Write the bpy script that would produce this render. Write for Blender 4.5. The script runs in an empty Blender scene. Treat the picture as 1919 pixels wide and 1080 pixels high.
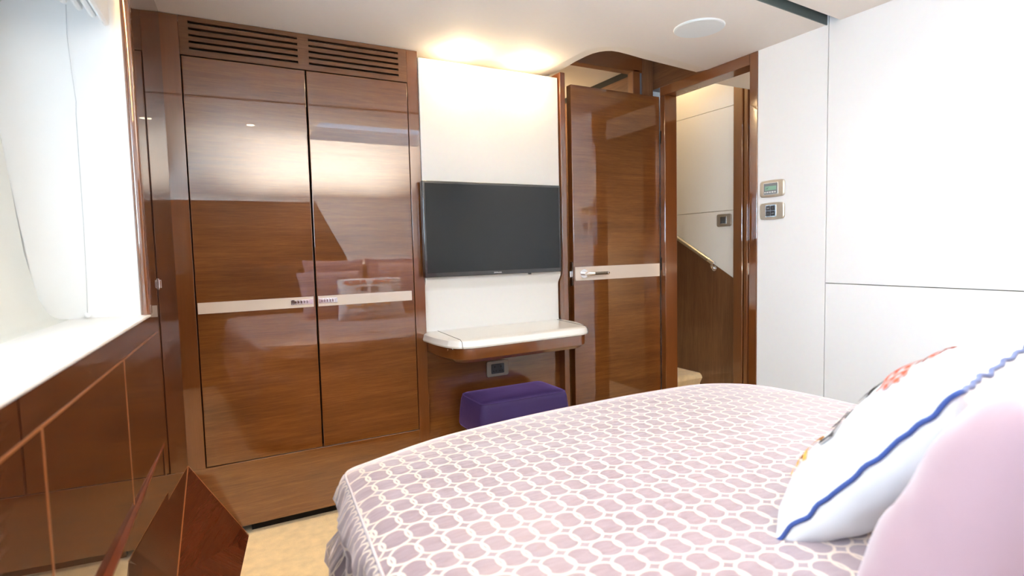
import bpy, bmesh, math, random
from mathutils import Vector, Matrix
random.seed(4)
C = bpy.context.scene.collection
PI = math.pi

# ------------------------------------------------------------------ camera
cam_d = bpy.data.cameras.new('camera')
cam = bpy.data.objects.new('camera', cam_d); C.objects.link(cam)
yaw, pitch, roll = 0.49654079, 0.06841034, -0.02435678
fw = Vector((math.sin(yaw)*math.cos(pitch), math.cos(yaw)*math.cos(pitch), -math.sin(pitch)))
rt = Vector((math.cos(yaw), -math.sin(yaw), 0)); up = rt.cross(fw)
r2 = rt*math.cos(roll) + up*math.sin(roll); u2 = -rt*math.sin(roll) + up*math.cos(roll)
M = Matrix((r2, u2, -fw)).transposed().to_4x4(); M.translation = Vector((0, 0, 1.10))
cam.matrix_world = M
cam_d.sensor_fit = 'HORIZONTAL'; cam_d.sensor_width = 36
cam_d.lens = 1049.0/1919*36
cam_d.clip_start = 0.02
cam_d.dof.use_dof = True; cam_d.dof.focus_distance = 2.3; cam_d.dof.aperture_fstop = 3.2
bpy.context.scene.camera = cam

# ------------------------------------------------------------------ world, light, exposure
sc = bpy.context.scene
sc.view_settings.view_transform = 'Standard'; sc.view_settings.look = 'None'
sc.view_settings.gamma = 1; sc.view_settings.exposure = 0.6
sc.view_settings.use_curve_mapping = False
w = bpy.data.worlds.new('sky'); sc.world = w; w.use_nodes = True
bg = w.node_tree.nodes['Background']; bg.inputs[0].default_value = (0.62, 0.80, 1.0, 1); bg.inputs[1].default_value = 3.0

def light(name, kind, loc, power, col, size=None, size_y=None, direction=None, spot=None, blend=0.5, radius=None, spread=None):
    l = bpy.data.lights.new(name, kind); l.energy = power; l.color = col
    if kind == 'AREA':
        l.size = size
        if size_y: l.shape = 'RECTANGLE'; l.size_y = size_y
        else: l.shape = 'DISK'
        if spread: l.spread = spread
    if radius is not None: l.shadow_soft_size = radius
    if spot: l.spot_size = spot; l.spot_blend = blend
    o = bpy.data.objects.new(name, l); C.objects.link(o); o.location = loc
    if direction is not None:
        o.rotation_euler = Vector(direction).to_track_quat('-Z', 'Y').to_euler()
    return o
WARM = (1.0, 0.74, 0.42); SOFT = (1.0, 0.86, 0.68); DAY = (0.72, 0.87, 1.0)
# daylight entering through the hull window, then added fill lights
light('window_daylight', 'AREA', (-0.62, 0.55, 1.40), 60, DAY, 1.6, 0.62, (1, 0.1, 0.10))
light('ceiling_fill_uplight', 'AREA', (0.95, -0.545, 0.985), 34, (1.0, 0.90, 0.78), 1.4, 0.03, (0, 0.62, 1), spread=1.35)  # uplight added behind the headboard to brighten the ceiling
light('floor_fill_spot', 'SPOT', (0.40, 1.42, 1.955), 55, (1.0, 0.76, 0.42), direction=(-0.10, 0.62, -1.9), spot=0.95, blend=0.9, radius=0.02)  # added spot without a fixture, warms the floor and wardrobe base
light('hatch_fill', 'AREA', (1.15, 0.55, 2.12), 8, (0.80, 0.90, 1.0), 0.9, 0.6, (0, 0, -1))  # added fill from above, bounces off the bed to lift the ceiling
# lamps of the cabin
light('panel_spot', 'POINT', (1.03, 2.31, 1.945), 2.2, WARM, radius=0.02)
light('panel_spot', 'POINT', (1.37, 2.31, 1.945), 2.2, WARM, radius=0.02)

# ------------------------------------------------------------------ materials
def mat(name, col, rough=0.5, metal=0.0, coat=0.0, coat_rough=0.03, emit=None, estr=1.0, spec=None, sheen=0.0):
    m = bpy.data.materials.new(name); m.use_nodes = True
    b = m.node_tree.nodes['Principled BSDF']
    b.inputs['Base Color'].default_value = (*col, 1); b.inputs['Roughness'].default_value = rough
    b.inputs['Metallic'].default_value = metal
    b.inputs['Coat Weight'].default_value = coat; b.inputs['Coat Roughness'].default_value = coat_rough
    if spec is not None: b.inputs['Specular IOR Level'].default_value = spec
    if sheen: b.inputs['Sheen Weight'].default_value = sheen
    if emit: b.inputs['Emission Color'].default_value = (*emit, 1); b.inputs['Emission Strength'].default_value = estr
    return m
def nd(m, t, **k):
    n = m.node_tree.nodes.new(t)
    for a, v in k.items(): setattr(n, a, v)
    return n
def lk(m, a, b): m.node_tree.links.new(a, b)
def bsdf(m): return m.node_tree.nodes['Principled BSDF']

def wood(name, dark, mid, lite, coat=1.0, ior=2.05, grain=1.0, seed=0.0):
    """lacquered veneer, grain running along U (metres)"""
    m = mat(name, mid, 0.42, 0, coat, 0.012)
    b = bsdf(m); b.inputs['Coat IOR'].default_value = ior; b.inputs['Specular IOR Level'].default_value = 0.15
    uv = nd(m, 'ShaderNodeUVMap')
    def noise(sx, sy, scale, det, rough=0.6, dist=0.0):
        mp = nd(m, 'ShaderNodeMapping'); mp.inputs['Scale'].default_value = (sx, sy, 1); mp.inputs['Location'].default_value = (seed*1.7, seed, seed)
        lk(m, uv.outputs[0], mp.inputs[0])
        n = nd(m, 'ShaderNodeTexNoise'); n.inputs['Scale'].default_value = scale; n.inputs['Detail'].default_value = det
        n.inputs['Roughness'].default_value = rough; n.inputs['Distortion'].default_value = dist
        lk(m, mp.outputs[0], n.inputs['Vector']); return n.outputs['Fac']
    big = noise(0.9, 7, 1.6, 3, 0.5, 0.6)
    fine = noise(6, 170, 2.2, 5, 0.7, 0.15)
    med = noise(1.6, 34, 2.0, 5, 0.65, 0.5)
    def mul(a, f):
        n = nd(m, 'ShaderNodeMath', operation='MULTIPLY'); lk(m, a, n.inputs[0]); n.inputs[1].default_value = f; return n.outputs[0]
    def add(a, c):
        n = nd(m, 'ShaderNodeMath', operation='ADD'); lk(m, a, n.inputs[0]); lk(m, c, n.inputs[1]); return n.outputs[0]
    s = add(add(mul(big, 0.32), mul(med, 0.30*grain)), mul(fine, 0.38*grain))
    off = nd(m, 'ShaderNodeMath', operation='ADD'); lk(m, s, off.inputs[0]); off.inputs[1].default_value = 0.34*(1-grain)
    r = nd(m, 'ShaderNodeValToRGB'); e = r.color_ramp.elements
    e[0].position = 0.34; e[0].color = (*dark, 1); e[1].position = 0.66; e[1].color = (*lite, 1)
    x = e.new(0.5); x.color = (*mid, 1)
    lk(m, off.outputs[0], r.inputs[0]); lk(m, r.outputs[0], b.inputs['Base Color'])
    return m

def fabric_wall(name, col, rough=0.75, strength=0.15):
    m = mat(name, col, rough)
    tc = nd(m, 'ShaderNodeTexCoord')
    n1 = nd(m, 'ShaderNodeTexNoise'); n1.inputs['Scale'].default_value = 900; n1.inputs['Detail'].default_value = 1
    n2 = nd(m, 'ShaderNodeTexNoise'); n2.inputs['Scale'].default_value = 60; n2.inputs['Detail'].default_value = 3
    mp = nd(m, 'ShaderNodeMapping'); mp.inputs['Scale'].default_value = (0.25, 0.25, 1.0)
    lk(m, tc.outputs['Object'], mp.inputs[0]); lk(m, mp.outputs[0], n1.inputs['Vector']); lk(m, tc.outputs['Object'], n2.inputs['Vector'])
    bp = nd(m, 'ShaderNodeBump'); bp.inputs['Strength'].default_value = strength; bp.inputs['Distance'].default_value = 0.001
    lk(m, n1.outputs['Fac'], bp.inputs['Height']); lk(m, bp.outputs[0], bsdf(m).inputs['Normal'])
    mx = nd(m, 'ShaderNodeMixRGB'); mx.blend_type = 'MULTIPLY'; mx.inputs[0].default_value = 0.05
    mx.inputs[1].default_value = (*col, 1); lk(m, n2.outputs['Color'], mx.inputs[2]); lk(m, mx.outputs[0], bsdf(m).inputs['Base Color'])
    return m

W_H = wood('walnut_veneer', (0.080, 0.022, 0.0038), (0.142, 0.044, 0.008), (0.215, 0.076, 0.016))
W_F = wood('walnut_frame', (0.10, 0.028, 0.005), (0.145, 0.042, 0.008), (0.19, 0.060, 0.013), grain=0.35, seed=3)
W_D = wood('dark_walnut', (0.026, 0.005, 0.001), (0.045, 0.009, 0.002), (0.068, 0.015, 0.003), ior=1.7, seed=7, grain=0.8)
W_M = wood('satin_walnut', (0.075, 0.028, 0.010), (0.13, 0.052, 0.020), (0.20, 0.085, 0.036), coat=0.55, seed=9)
W_R = wood('red_walnut', (0.045, 0.007, 0.002), (0.075, 0.012, 0.003), (0.105, 0.019, 0.004), seed=5, grain=0.6)
W_L = wood('ledge_walnut', (0.10, 0.016, 0.003), (0.15, 0.026, 0.005), (0.20, 0.04, 0.008), coat=0.35, ior=1.5, seed=6, grain=0.4)
INLAY = mat('pale_inlay', (0.36, 0.13, 0.04), 0.35, coat=1.0)
CREAM = fabric_wall('cream_wallcovering', (0.80, 0.785, 0.75))
CEIL = fabric_wall('ceiling_fabric', (0.86, 0.82, 0.77))
WHITE = fabric_wall('white_wall_panel', (0.84, 0.85, 0.86), 0.55, 0.06)
WINW = mat('white_window_liner', (0.84, 0.87, 0.88), 0.5)
LINER = mat('hull_liner', (0.72, 0.74, 0.70), 0.55)
GLOSSW = mat('white_lacquer', (0.86, 0.84, 0.79), 0.28, coat=0.5, coat_rough=0.1)
SILL = mat('white_sill', (0.88, 0.88, 0.86), 0.35)
BAND = mat('beige_leather_band', (0.66, 0.56, 0.48), 0.55)
BLACK = mat('black_gap', (0.008, 0.006, 0.005), 0.8)
TVB = mat('black_gloss_plastic', (0.006, 0.006, 0.008), 0.25, coat=1.0)
TVS = mat('tv_screen', (0.006, 0.009, 0.011), 0.5, coat=0.5, coat_rough=0.05, spec=0.2)
CHROME = mat('chrome', (0.86, 0.86, 0.88), 0.08, 1.0)
BRONZE = mat('dark_ribbed_metal', (0.16, 0.14, 0.12), 0.25, 1.0)
STEEL = mat('satin_steel', (0.62, 0.60, 0.57), 0.28, 1.0)
CHAMP = mat('champagne_metal', (0.56, 0.50, 0.42), 0.38, 0.75)
PLATE = mat('brown_grey_plate', (0.30, 0.26, 0.22), 0.4, 0.5)
DGREY = mat('dark_grey_plastic', (0.05, 0.055, 0.065), 0.4)
MGREY = mat('grey_module', (0.17, 0.18, 0.19), 0.4)
LCD = mat('lcd_display', (0.22, 0.40, 0.30), 0.3)
LCDT = mat('lcd_digits', (0.02, 0.05, 0.04), 0.5)
KEY = mat('pale_keys', (0.65, 0.66, 0.66), 0.5)
SLOT = mat('slot_grey', (0.10, 0.13, 0.13), 0.5)
SPK = mat('speaker_white', (0.80, 0.86, 0.88), 0.6)
CORD = mat('cord_grey', (0.42, 0.46, 0.48), 0.6)
NAVY = mat('navy_piping', (0.015, 0.05, 0.22), 0.7, sheen=0.3)
COT = mat('white_cotton', (0.86, 0.87, 0.88), 0.85)
TRED = mat('red_print', (0.55, 0.09, 0.04), 0.85)
TBLK = mat('black_print', (0.05, 0.045, 0.045), 0.85)
TORG = mat('orange_print', (0.80, 0.36, 0.07), 0.85)
WHT = mat('logo_white', (0.75, 0.75, 0.75), 0.5)
GLASS = mat('window_glass', (0.9, 0.95, 1.0), 0.0); bsdf(GLASS).inputs['Transmission Weight'].default_value = 1.0
LAMPON = mat('lamp_glass_lit', (1, 1, 1), 0.5, emit=(1.0, 0.82, 0.58), estr=12)
LEDON = mat('led_strip_lit', (1, 1, 1), 0.5, emit=(1.0, 0.62, 0.25), estr=70)

def soft_fabric(name, col, rough=0.8, sheen=0.4, scale=4, bump=0.5, dist=0.01):
    m = mat(name, col, rough, sheen=sheen)
    tc = nd(m, 'ShaderNodeTexCoord'); n = nd(m, 'ShaderNodeTexNoise'); n.inputs['Scale'].default_value = scale; n.inputs['Detail'].default_value = 4
    n.inputs['Distortion'].default_value = 0.6
    lk(m, tc.outputs['Object'], n.inputs['Vector'])
    bp = nd(m, 'ShaderNodeBump'); bp.inputs['Strength'].default_value = bump; bp.inputs['Distance'].default_value = dist
    lk(m, n.outputs['Fac'], bp.inputs['Height']); lk(m, bp.outputs[0], bsdf(m).inputs['Normal'])
    return m
PINK = soft_fabric('pale_pink_velvet', (0.35, 0.22, 0.25), 0.6, 0.4)
PLUM = soft_fabric('plum_velvet', (0.22, 0.12, 0.17), 0.6, 0.6)
VELV = soft_fabric('purple_velvet', (0.030, 0.012, 0.085), 0.7, 0.5, 7, 0.3, 0.006)
bsdf(VELV).inputs['Sheen Tint'].default_value = (0.55, 0.3, 0.9, 1); bsdf(VELV).inputs['Sheen Roughness'].default_value = 0.35
COTW = soft_fabric('white_linen', (0.74, 0.75, 0.77), 0.85, 0.2, 7, 0.45, 0.008)

def carpet_mat(name, col):
    m = mat(name, col, 0.95, sheen=0.4)
    tc = nd(m, 'ShaderNodeTexCoord')
    n = nd(m, 'ShaderNodeTexNoise'); n.inputs['Scale'].default_value = 220; n.inputs['Detail'].default_value = 2
    n2 = nd(m, 'ShaderNodeTexNoise'); n2.inputs['Scale'].default_value = 22; n2.inputs['Detail'].default_value = 6
    lk(m, tc.outputs['Object'], n.inputs['Vector']); lk(m, tc.outputs['Object'], n2.inputs['Vector'])
    r = nd(m, 'ShaderNodeValToRGB'); e = r.color_ramp.elements
    e[0].position = 0.35; e[0].color = (*[c*0.88 for c in col], 1); e[1].position = 0.65; e[1].color = (*[min(1, c*1.06) for c in col], 1)
    lk(m, n2.outputs['Fac'], r.inputs[0]); lk(m, r.outputs[0], bsdf(m).inputs['Base Color'])
    bp = nd(m, 'ShaderNodeBump'); bp.inputs['Strength'].default_value = 0.6; bp.inputs['Distance'].default_value = 0.004
    lk(m, n.outputs['Fac'], bp.inputs['Height']); lk(m, bp.outputs[0], bsdf(m).inputs['Normal'])
    return m
CARPET = carpet_mat('cream_carpet', (0.86, 0.68, 0.42))

def ring_fabric():
    """lilac satin woven with interlinked cream rings; UV in metres"""
    m = mat('ring_brocade', (0.3, 0.25, 0.3), 0.4)
    b = bsdf(m); uv = nd(m, 'ShaderNodeUVMap'); sp = nd(m, 'ShaderNodeSeparateXYZ'); lk(m, uv.outputs[0], sp.inputs[0])
    def mth(op, a, c=None):
        n = nd(m, 'ShaderNodeMath', operation=op)
        for i, v in enumerate((a, c)):
            if v is None: continue
            if isinstance(v, (int, float)): n.inputs[i].default_value = v
            else: lk(m, v, n.inputs[i])
        return n.outputs[0]
    PX, PY, Rr, HW = 0.048, 0.057, 0.0279, 0.0025
    u = mth('SUBTRACT', mth('MODULO', mth('ADD', sp.outputs[0], PX*1000), PX), PX/2)
    v = mth('SUBTRACT', mth('MODULO', mth('ADD', sp.outputs[1], PY*1000), PY), PY/2)
    def ring(uu, vv, e=1.0):
        d = mth('SQRT', mth('ADD', mth('MULTIPLY', uu, uu), mth('MULTIPLY', vv, vv)))
        return mth('ABSOLUTE', mth('SUBTRACT', d, Rr))
    au = mth('ABSOLUTE', u)
    d0 = ring(u, v); d1 = ring(mth('SUBTRACT', au, PX), v)
    av = mth('ABSOLUTE', v); d2 = ring(u, mth('SUBTRACT', av, PY))
    d = mth('MINIMUM', mth('MINIMUM', d0, d1), d2)
    mr = nd(m, 'ShaderNodeMapRange'); mr.interpolation_type = 'SMOOTHSTEP'
    lk(m, d, mr.inputs[0]); mr.inputs[1].default_value = HW+0.0006; mr.inputs[2].default_value = HW-0.0006
    mask = mr.outputs[0]
    mx = nd(m, 'ShaderNodeMixRGB'); mx.inputs[1].default_value = (0.27, 0.19, 0.205, 1); mx.inputs[2].default_value = (0.74, 0.60, 0.47, 1)
    lk(m, mask, mx.inputs[0]); lk(m, mx.outputs[0], b.inputs['Base Color'])
    ro = nd(m, 'ShaderNodeMapRange'); lk(m, mask, ro.inputs[0]); ro.inputs[3].default_value = 0.30; ro.inputs[4].default_value = 0.6
    lk(m, ro.outputs[0], b.inputs['Roughness'])
    b.inputs['Sheen Weight'].default_value = 1.0; b.inputs['Sheen Roughness'].default_value = 0.45; b.inputs['Sheen Tint'].default_value = (1.0, 0.88, 0.88, 1); b.inputs['Specular IOR Level'].default_value = 0.7
    n = nd(m, 'ShaderNodeTexNoise'); n.inputs['Scale'].default_value = 9; n.inputs['Detail'].default_value = 3
    mp = nd(m, 'ShaderNodeMapping'); mp.inputs['Scale'].default_value = (1, 3, 1); lk(m, uv.outputs[0], mp.inputs[0]); lk(m, mp.outputs[0], n.inputs['Vector'])
    hsum = mth('ADD', mth('MULTIPLY', mask, 0.10), n.outputs['Fac'])
    bp = nd(m, 'ShaderNodeBump'); bp.inputs['Strength'].default_value = 0.3; bp.inputs['Distance'].default_value = 0.008
    lk(m, hsum, bp.inputs['Height']); lk(m, bp.outputs[0], b.inputs['Normal'])
    return m
RING = ring_fabric()

# ------------------------------------------------------------------ mesh helpers
def box_uv(bm, vert=False):
    """metre UVs; u follows the grain (horizontal unless vert)"""
    uvl = bm.loops.layers.uv.verify()
    for f in bm.faces:
        n = f.normal; a = [abs(n.x), abs(n.y), abs(n.z)]; k = a.index(max(a))
        for l in f.loops:
            c = l.vert.co
            if k == 0: h, v = c.y, c.z
            elif k == 1: h, v = c.x, c.z
            else: h, v = c.x, c.y
            if vert: h, v = v, h
            l[uvl].uv = (h, v)
def obj(name, bm, m, parent=None, smooth=False, vert=False, bevel=0.0, seg=2, uv=True, mats=None):
    bmesh.ops.recalc_face_normals(bm, faces=bm.faces[:])
    bm.normal_update()
    if uv: box_uv(bm, vert)
    me = bpy.data.meshes.new(name); bm.to_mesh(me); bm.free()
    for mm in (mats or [m]): me.materials.append(mm)
    if smooth:
        for p in me.polygons: p.use_smooth = True
    o = bpy.data.objects.new(name, me); C.objects.link(o)
    if bevel:
        b = o.modifiers.new('bevel', 'BEVEL'); b.width = bevel; b.segments = seg; b.limit_method = 'ANGLE'; b.angle_limit = 0.6
        for p in me.polygons: p.use_smooth = True
        wn = o.modifiers.new('wn', 'WEIGHTED_NORMAL'); wn.keep_sharp = True
    if parent:
        o.parent = parent; pm = Matrix.Translation(parent_loc(parent)); o.matrix_parent_inverse = pm.inverted()
    return o
def parent_loc(p):
    v = Vector(p.location)
    # children carry world coordinates; parents are only ever translated
    return v if p.parent is None else Vector((0, 0, 0))
def tag(o, label=None, cat=None, group=None, kind=None):
    if label: o['label'] = label
    if cat: o['category'] = cat
    if group: o['group'] = group
    if kind: o['kind'] = kind
    return o
def thing(name, label, cat, loc, group=None):
    o = bpy.data.objects.new(name, None); C.objects.link(o); o.location = loc; o.empty_display_size = 0.05
    return tag(o, label, cat, group)
def struct(name, bm, m, **k):
    return tag(obj(name, bm, m, **k), kind='structure')
def BM(): return bmesh.new()
def box(bm, x0, x1, y0, y1, z0, z1):
    vs = [bm.verts.new((x, y, z)) for z in (z0, z1) for y in (y0, y1) for x in (x0, x1)]
    for q in ((0, 2, 3, 1), (4, 5, 7, 6), (0, 1, 5, 4), (2, 6, 7, 3), (0, 4, 6, 2), (1, 3, 7, 5)):
        bm.faces.new([vs[i] for i in q])
    return bm
def bx(*a): return box(BM(), *a)
def prism(bm, pts, f0, f1):
    """pts 2-D polygon; f0/f1 map (a,b)->3-D for the two ends"""
    n = len(pts); A = [bm.verts.new(f0(*p)) for p in pts]; B = [bm.verts.new(f1(*p)) for p in pts]
    bm.faces.new(A); bm.faces.new(B[::-1])
    for i in range(n): bm.faces.new((A[i], B[i], B[(i+1) % n], A[(i+1) % n]))
    return bm
def prism_z(pts, z0, z1, bm=None): return prism(bm or BM(), pts, lambda a, b: (a, b, z0), lambda a, b: (a, b, z1))
def prism_x(pts, x0, x1, bm=None): return prism(bm or BM(), pts, lambda a, b: (x0, a, b), lambda a, b: (x1, a, b))
def prism_y(pts, y0, y1, bm=None): return prism(bm or BM(), pts, lambda a, b: (a, y0, b), lambda a, b: (a, y1, b))
def rrect(x0, x1, y0, y1, r, n=5):
    out = []
    for cx, cy, a0 in ((x1-r, y1-r, 0), (x0+r, y1-r, 90), (x0+r, y0+r, 180), (x1-r, y0+r, 270)):
        for i in range(n+1):
            a = math.radians(a0+90*i/n); out.append((cx+r*math.cos(a), cy+r*math.sin(a)))
    return out
def tube(bm, pts, r, n=10, cap=True, closed=False):
    pts = [Vector(p) for p in pts]; rings = []; N = len(pts)
    prev = None
    for i, p in enumerate(pts):
        if closed: t = pts[(i+1) % N]-pts[i-1]
        else: t = (pts[min(i+1, N-1)]-pts[max(i-1, 0)])
        t.normalize()
        if prev is None:
            a = Vector((0, 0, 1)) if abs(t.z) < 0.9 else Vector((1, 0, 0)); s = t.cross(a).normalized()
        else: s = (prev - t*prev.dot(t)).normalized()
        prev = s; q = t.cross(s); rr = r[i] if isinstance(r, (list, tuple)) else r
        rings.append([bm.verts.new(p + (s*math.cos(2*PI*k/n)+q*math.sin(2*PI*k/n))*rr) for k in range(n)])
    for i in range(N if closed else N-1):
        A, B = rings[i], rings[(i+1) % N]
        for k in range(n): bm.faces.new((A[k], A[(k+1) % n], B[(k+1) % n], B[k]))
    if cap and not closed: bm.faces.new(rings[0][::-1]); bm.faces.new(rings[-1])
    return bm
def disc(bm, c, ax, r, h, n=40, r2=None):
    c = Vector(c); ax = Vector(ax).normalized()
    return tube(bm, [c, c+ax*h], [r, r if r2 is None else r2], n)

# the hull side of the room runs along this slightly turned plane
def LX(y): return -0.105 - 0.0607*(2.383-y)
XR = 2.245; ZC = 1.973; YW = 2.383; SZ = 0.952

# ================================================================== SETTING
struct('floor', prism_z([(-0.5, -0.9), (3.4, -0.9), (3.4, 4.4), (-0.5, 4.4)], -0.05, 0.0), CARPET)

# ceiling: dropped panel with a swept edge by the doors, split by a dark blind slot
edge = [(1.560, 2.517), (1.590, 2.40), (1.588, 2.326), (1.582, 2.24), (1.585, 2.152), (1.592, 2.11), (1.607, 2.08), (1.626, 2.060), (1.650, 2.048), (1.688, 2.046), (1.75, 2.053), (1.856, 2.070), (2.05, 2.09), (2.246, 2.112)]
inner = [(1.515, 2.517), (1.515, 2.40), (1.515, 2.326), (1.517, 2.25), (1.518, 2.183), (1.519, 2.12), (1.523, 2.067), (1.545, 2.02), (1.580, 1.994), (1.625, 1.972), (1.68, 1.962), (1.765, 1.967), (2.052, 2.006), (2.246, 2.035)]
main = [(-0.40, 1.235)] + [(2.246, 1.427)] + inner[::-1] + [(-0.40, 2.517)]
struct('ceiling', prism_z(main, ZC, ZC+0.03), CEIL)
bm = BM()
A = [bm.verts.new((x, y, ZC)) for x, y in inner]; B = [bm.verts.new((x, y, ZC+0.009)) for x, y in edge]
A2 = [bm.verts.new((x, y, ZC+0.03)) for x, y in inner]; B2 = [bm.verts.new((x, y, ZC+0.03)) for x, y in edge]
for i in range(len(inner)-1):
    bm.faces.new((A[i], B[i], B[i+1], A[i+1])); bm.faces.new((A2[i], A2[i+1], B2[i+1], B2[i])); bm.faces.new((B[i], B2[i], B2[i+1], B[i+1]))
struct('trim_1', bm, fabric_wall('ceiling_edge_cream', (0.84, 0.80, 0.74)), smooth=False)
# slot + the nearer ceiling with the hatch opening, easing down towards the headboard
struct('trim_2', bx(-0.4, 2.25, 1.15, 1.45, ZC+0.045, ZC+0.06), SLOT)
bm = BM()
prism_z([(-0.40, 1.225), (-0.40, 1.235), (2.246, 1.427), (2.246, 1.423)], ZC-0.001, ZC+0.05, bm)
struct('trim_3', bm, SLOT)
bm = BM()
hx0, hx1, hy0, hy1 = 0.70, 1.60, 0.25, 0.85
yA = [(-0.40, 1.20), (2.246, 1.369)]
def cz(y): return ZC if y > 0.2 else ZC - 0.36*((0.2-y)/0.8)**1.6
rows = [-0.60, -0.45, -0.30, -0.15, 0.0, 0.15, hy0]
def strip(bm, x0, x1, y0, y1):
    vs = [bm.verts.new((x, y, cz(y))) for x, y in ((x0, y0), (x1, y0), (x1, y1), (x0, y1))]; bm.faces.new(vs)
for i in range(len(rows)-1): strip(bm, -0.40, 2.25, rows[i], rows[i+1])
strip(bm, -0.40, hx0, hy0, hy1); strip(bm, hx1, 2.25, hy0, hy1)
bm.faces.new([bm.verts.new((x, y, ZC)) for x, y in ((-0.40, hy1), (2.25, hy1), (2.25, 1.369), (-0.40, 1.20))])
for (a, b_) in (((-0.40, 1.20), (2.25, 1.369)), ((hx0, hy0), (hx1, hy0)), ((hx1, hy0), (hx1, hy1)), ((hx1, hy1), (hx0, hy1)), ((hx0, hy1), (hx0, hy0))):
    bm.faces.new([bm.verts.new(v) for v in ((*a, ZC), (*b_, ZC), (*b_, ZC+0.10), (*a, ZC+0.10))])
bmesh.ops.remove_doubles(bm, verts=bm.verts[:], dist=1e-4)
struct('ceiling', bm, CEIL)
struct('window_2', bx(hx0-0.03, hx1+0.03, hy0-0.03, hy1+0.03, ZC+0.105, ZC+0.115), GLASS)
# upper ceiling over the recess by the doors
struct('ceiling', bx(-0.4, 2.33, 1.40, 2.50, 2.20, 2.23), CEIL)

# right wall: white panels with shadow lines
g = 0.0015
bm = BM(); box(bm, XR, XR+0.02, -0.70, 1.417-g, 0.0, 0.930-g); box(bm, XR, XR+0.02, -0.70, 1.417-g, 0.930+g, 2.05)
box(bm, XR, XR+0.02, 1.417+g, 1.745, 0.0, 2.05)
struct('wall_right', bm, WHITE, bevel=0.001)
struct('wall_right', bx(XR+0.021, XR+0.08, -0.70, 1.745, 0, 2.3), mat('seam_grey', (0.30, 0.31, 0.33), 0.8))
struct('wall_right', bx(XR, XR+0.08, 1.90, 2.45, ZC, 2.25), W_M)          # wood over the door head
# door frame in the right wall
bm = BM(); box(bm, XR-0.004, XR+0.085, 1.745, 1.788, 0, ZC)
struct('trim_4', bm, W_F, vert=True, bevel=0.003)
struct('trim_5', bx(XR-0.004, XR+0.085, 1.788, 2.372, 1.922, ZC), W_F, bevel=0.003)
struct('trim_6', bx(XR-0.004, XR+0.085, 2.334, 2.372, 0, 1.922), W_F, vert=True, bevel=0.003)
# back wall behind desk and TV: see desk panel; wall strip over everything
struct('wall_back', bx(-0.4, 1.607, 2.50, 2.53, 0, 2.2), CREAM)
struct('wall_front', bx(-0.5, 2.33, -0.66, -0.60, 0, 2.0), W_H)
struct('wall_front', prism_y([(0.86, 1.62), (2.245, 1.62), (2.245, 0.6), (1.34, 0.6), (1.23, 0.90), (0.98, 1.38)], -0.60, -0.585), WHITE, bevel=0.01)
struct('wall_front', bx(-0.40, 2.25, -0.70, -0.597, 1.575, 2.1), CEIL)

# post between TV panel and the ensuite, and the ensuite opening
struct('trim_7', bx(1.578, 1.609, 2.365, 2.50, 0, ZC-0.002), W_F, vert=True, bevel=0.003)
struct('trim_8', bx(2.164, 2.238, 2.42, 2.46, 0, 2.2), W_M, vert=True, bevel=0.002)
struct('trim_9', bx(2.150, 2.163, 2.43, 2.46, 0, 2.11), mat('seal_grey', (0.10, 0.12, 0.15), 0.5), vert=True)
struct('trim_10', bx(2.098, 2.149, 2.425, 2.47, 0, 2.07), W_F, vert=True, bevel=0.004)
bm = BM(); prism_y([(1.60, 2.055), (2.165, 2.055), (2.165, 2.20), (1.60, 2.20)], 2.425, 2.48, bm)
struct('trim_11', bm, W_F, bevel=0.003)
# ensuite beyond
struct('wall_ensuite', bx(2.135, 2.15, 2.47, 3.70, 0, 2.055), W_M)
struct('wall_ensuite', bx(2.135, 2.16, 2.47, 3.70, 2.055, 2.09), BLACK)
struct('wall_ensuite', bx(1.20, 2.20, 3.70, 3.75, 0, 2.1), CREAM)
struct('wall_ensuite', bx(1.20, 1.22, 2.53, 3.70, 0, 2.1), CREAM)
struct('ceiling', bx(1.20, 2.20, 2.48, 3.75, 2.09, 2.12), CEIL)

# lobby with staircase, seen through the right doorway
LW = 2.85
bm = BM()
box(bm, LW, LW+0.02, 2.38, 4.2, 0.0, 1.310-g)
box(bm, LW, LW+0.02, 2.38, 4.2, 1.310+g, 1.942-g); box(bm, LW, LW+0.02, 2.38, 4.2, 1.942+g, 2.9)
struct('wall_lobby', bm, CREAM)
struct('wall_lobby', bx(LW+0.021, LW+0.05, 1.0, 4.2, 0, 2.9), mat('seam_brown', (0.25, 0.19, 0.12), 0.8))
struct('wall_lobby', prism_x([(2.38, 0.0), (4.2, 0.0), (4.2, 1.905), (2.38, 0.890)], LW-0.004, LW+0.02), W_M, vert=True)
struct('trim_12', bx(LW-0.012, LW+0.02, 2.312, 2.380, 0, 2.05), W_F, vert=True, bevel=0.006)
struct('trim_13', bx(LW-0.006, LW+0.02, 2.28, 2.306, 0, 2.05), W_F, vert=True, bevel=0.003)
struct('door_2', bx(LW+0.004, LW+0.03, 1.55, 2.29, 0, 2.05), W_D)
struct('ceiling', bx(XR+0.085, LW+0.05, 0.9, 2.16, 1.962, 1.99), CEIL)
struct('ceiling', bx(XR+0.085, LW+0.05, 2.16, 4.2, 2.85, 2.9), CEIL)
struct('wall_lobby', bx(XR+0.085, LW, 2.158, 2.165, 1.962, 2.9), CREAM)
struct('wall_lobby', bx(XR+0.07, XR+0.085, 2.38, 4.2, 0, 2.9), CREAM)
struct('wall_lobby', bx(XR+0.085, LW, 4.18, 4.2, 0, 2.9), CREAM)
struct('wall_lobby', bx(XR+0.085, LW+0.05, 0.9, 0.92, 0, 2.0), CREAM)

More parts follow.
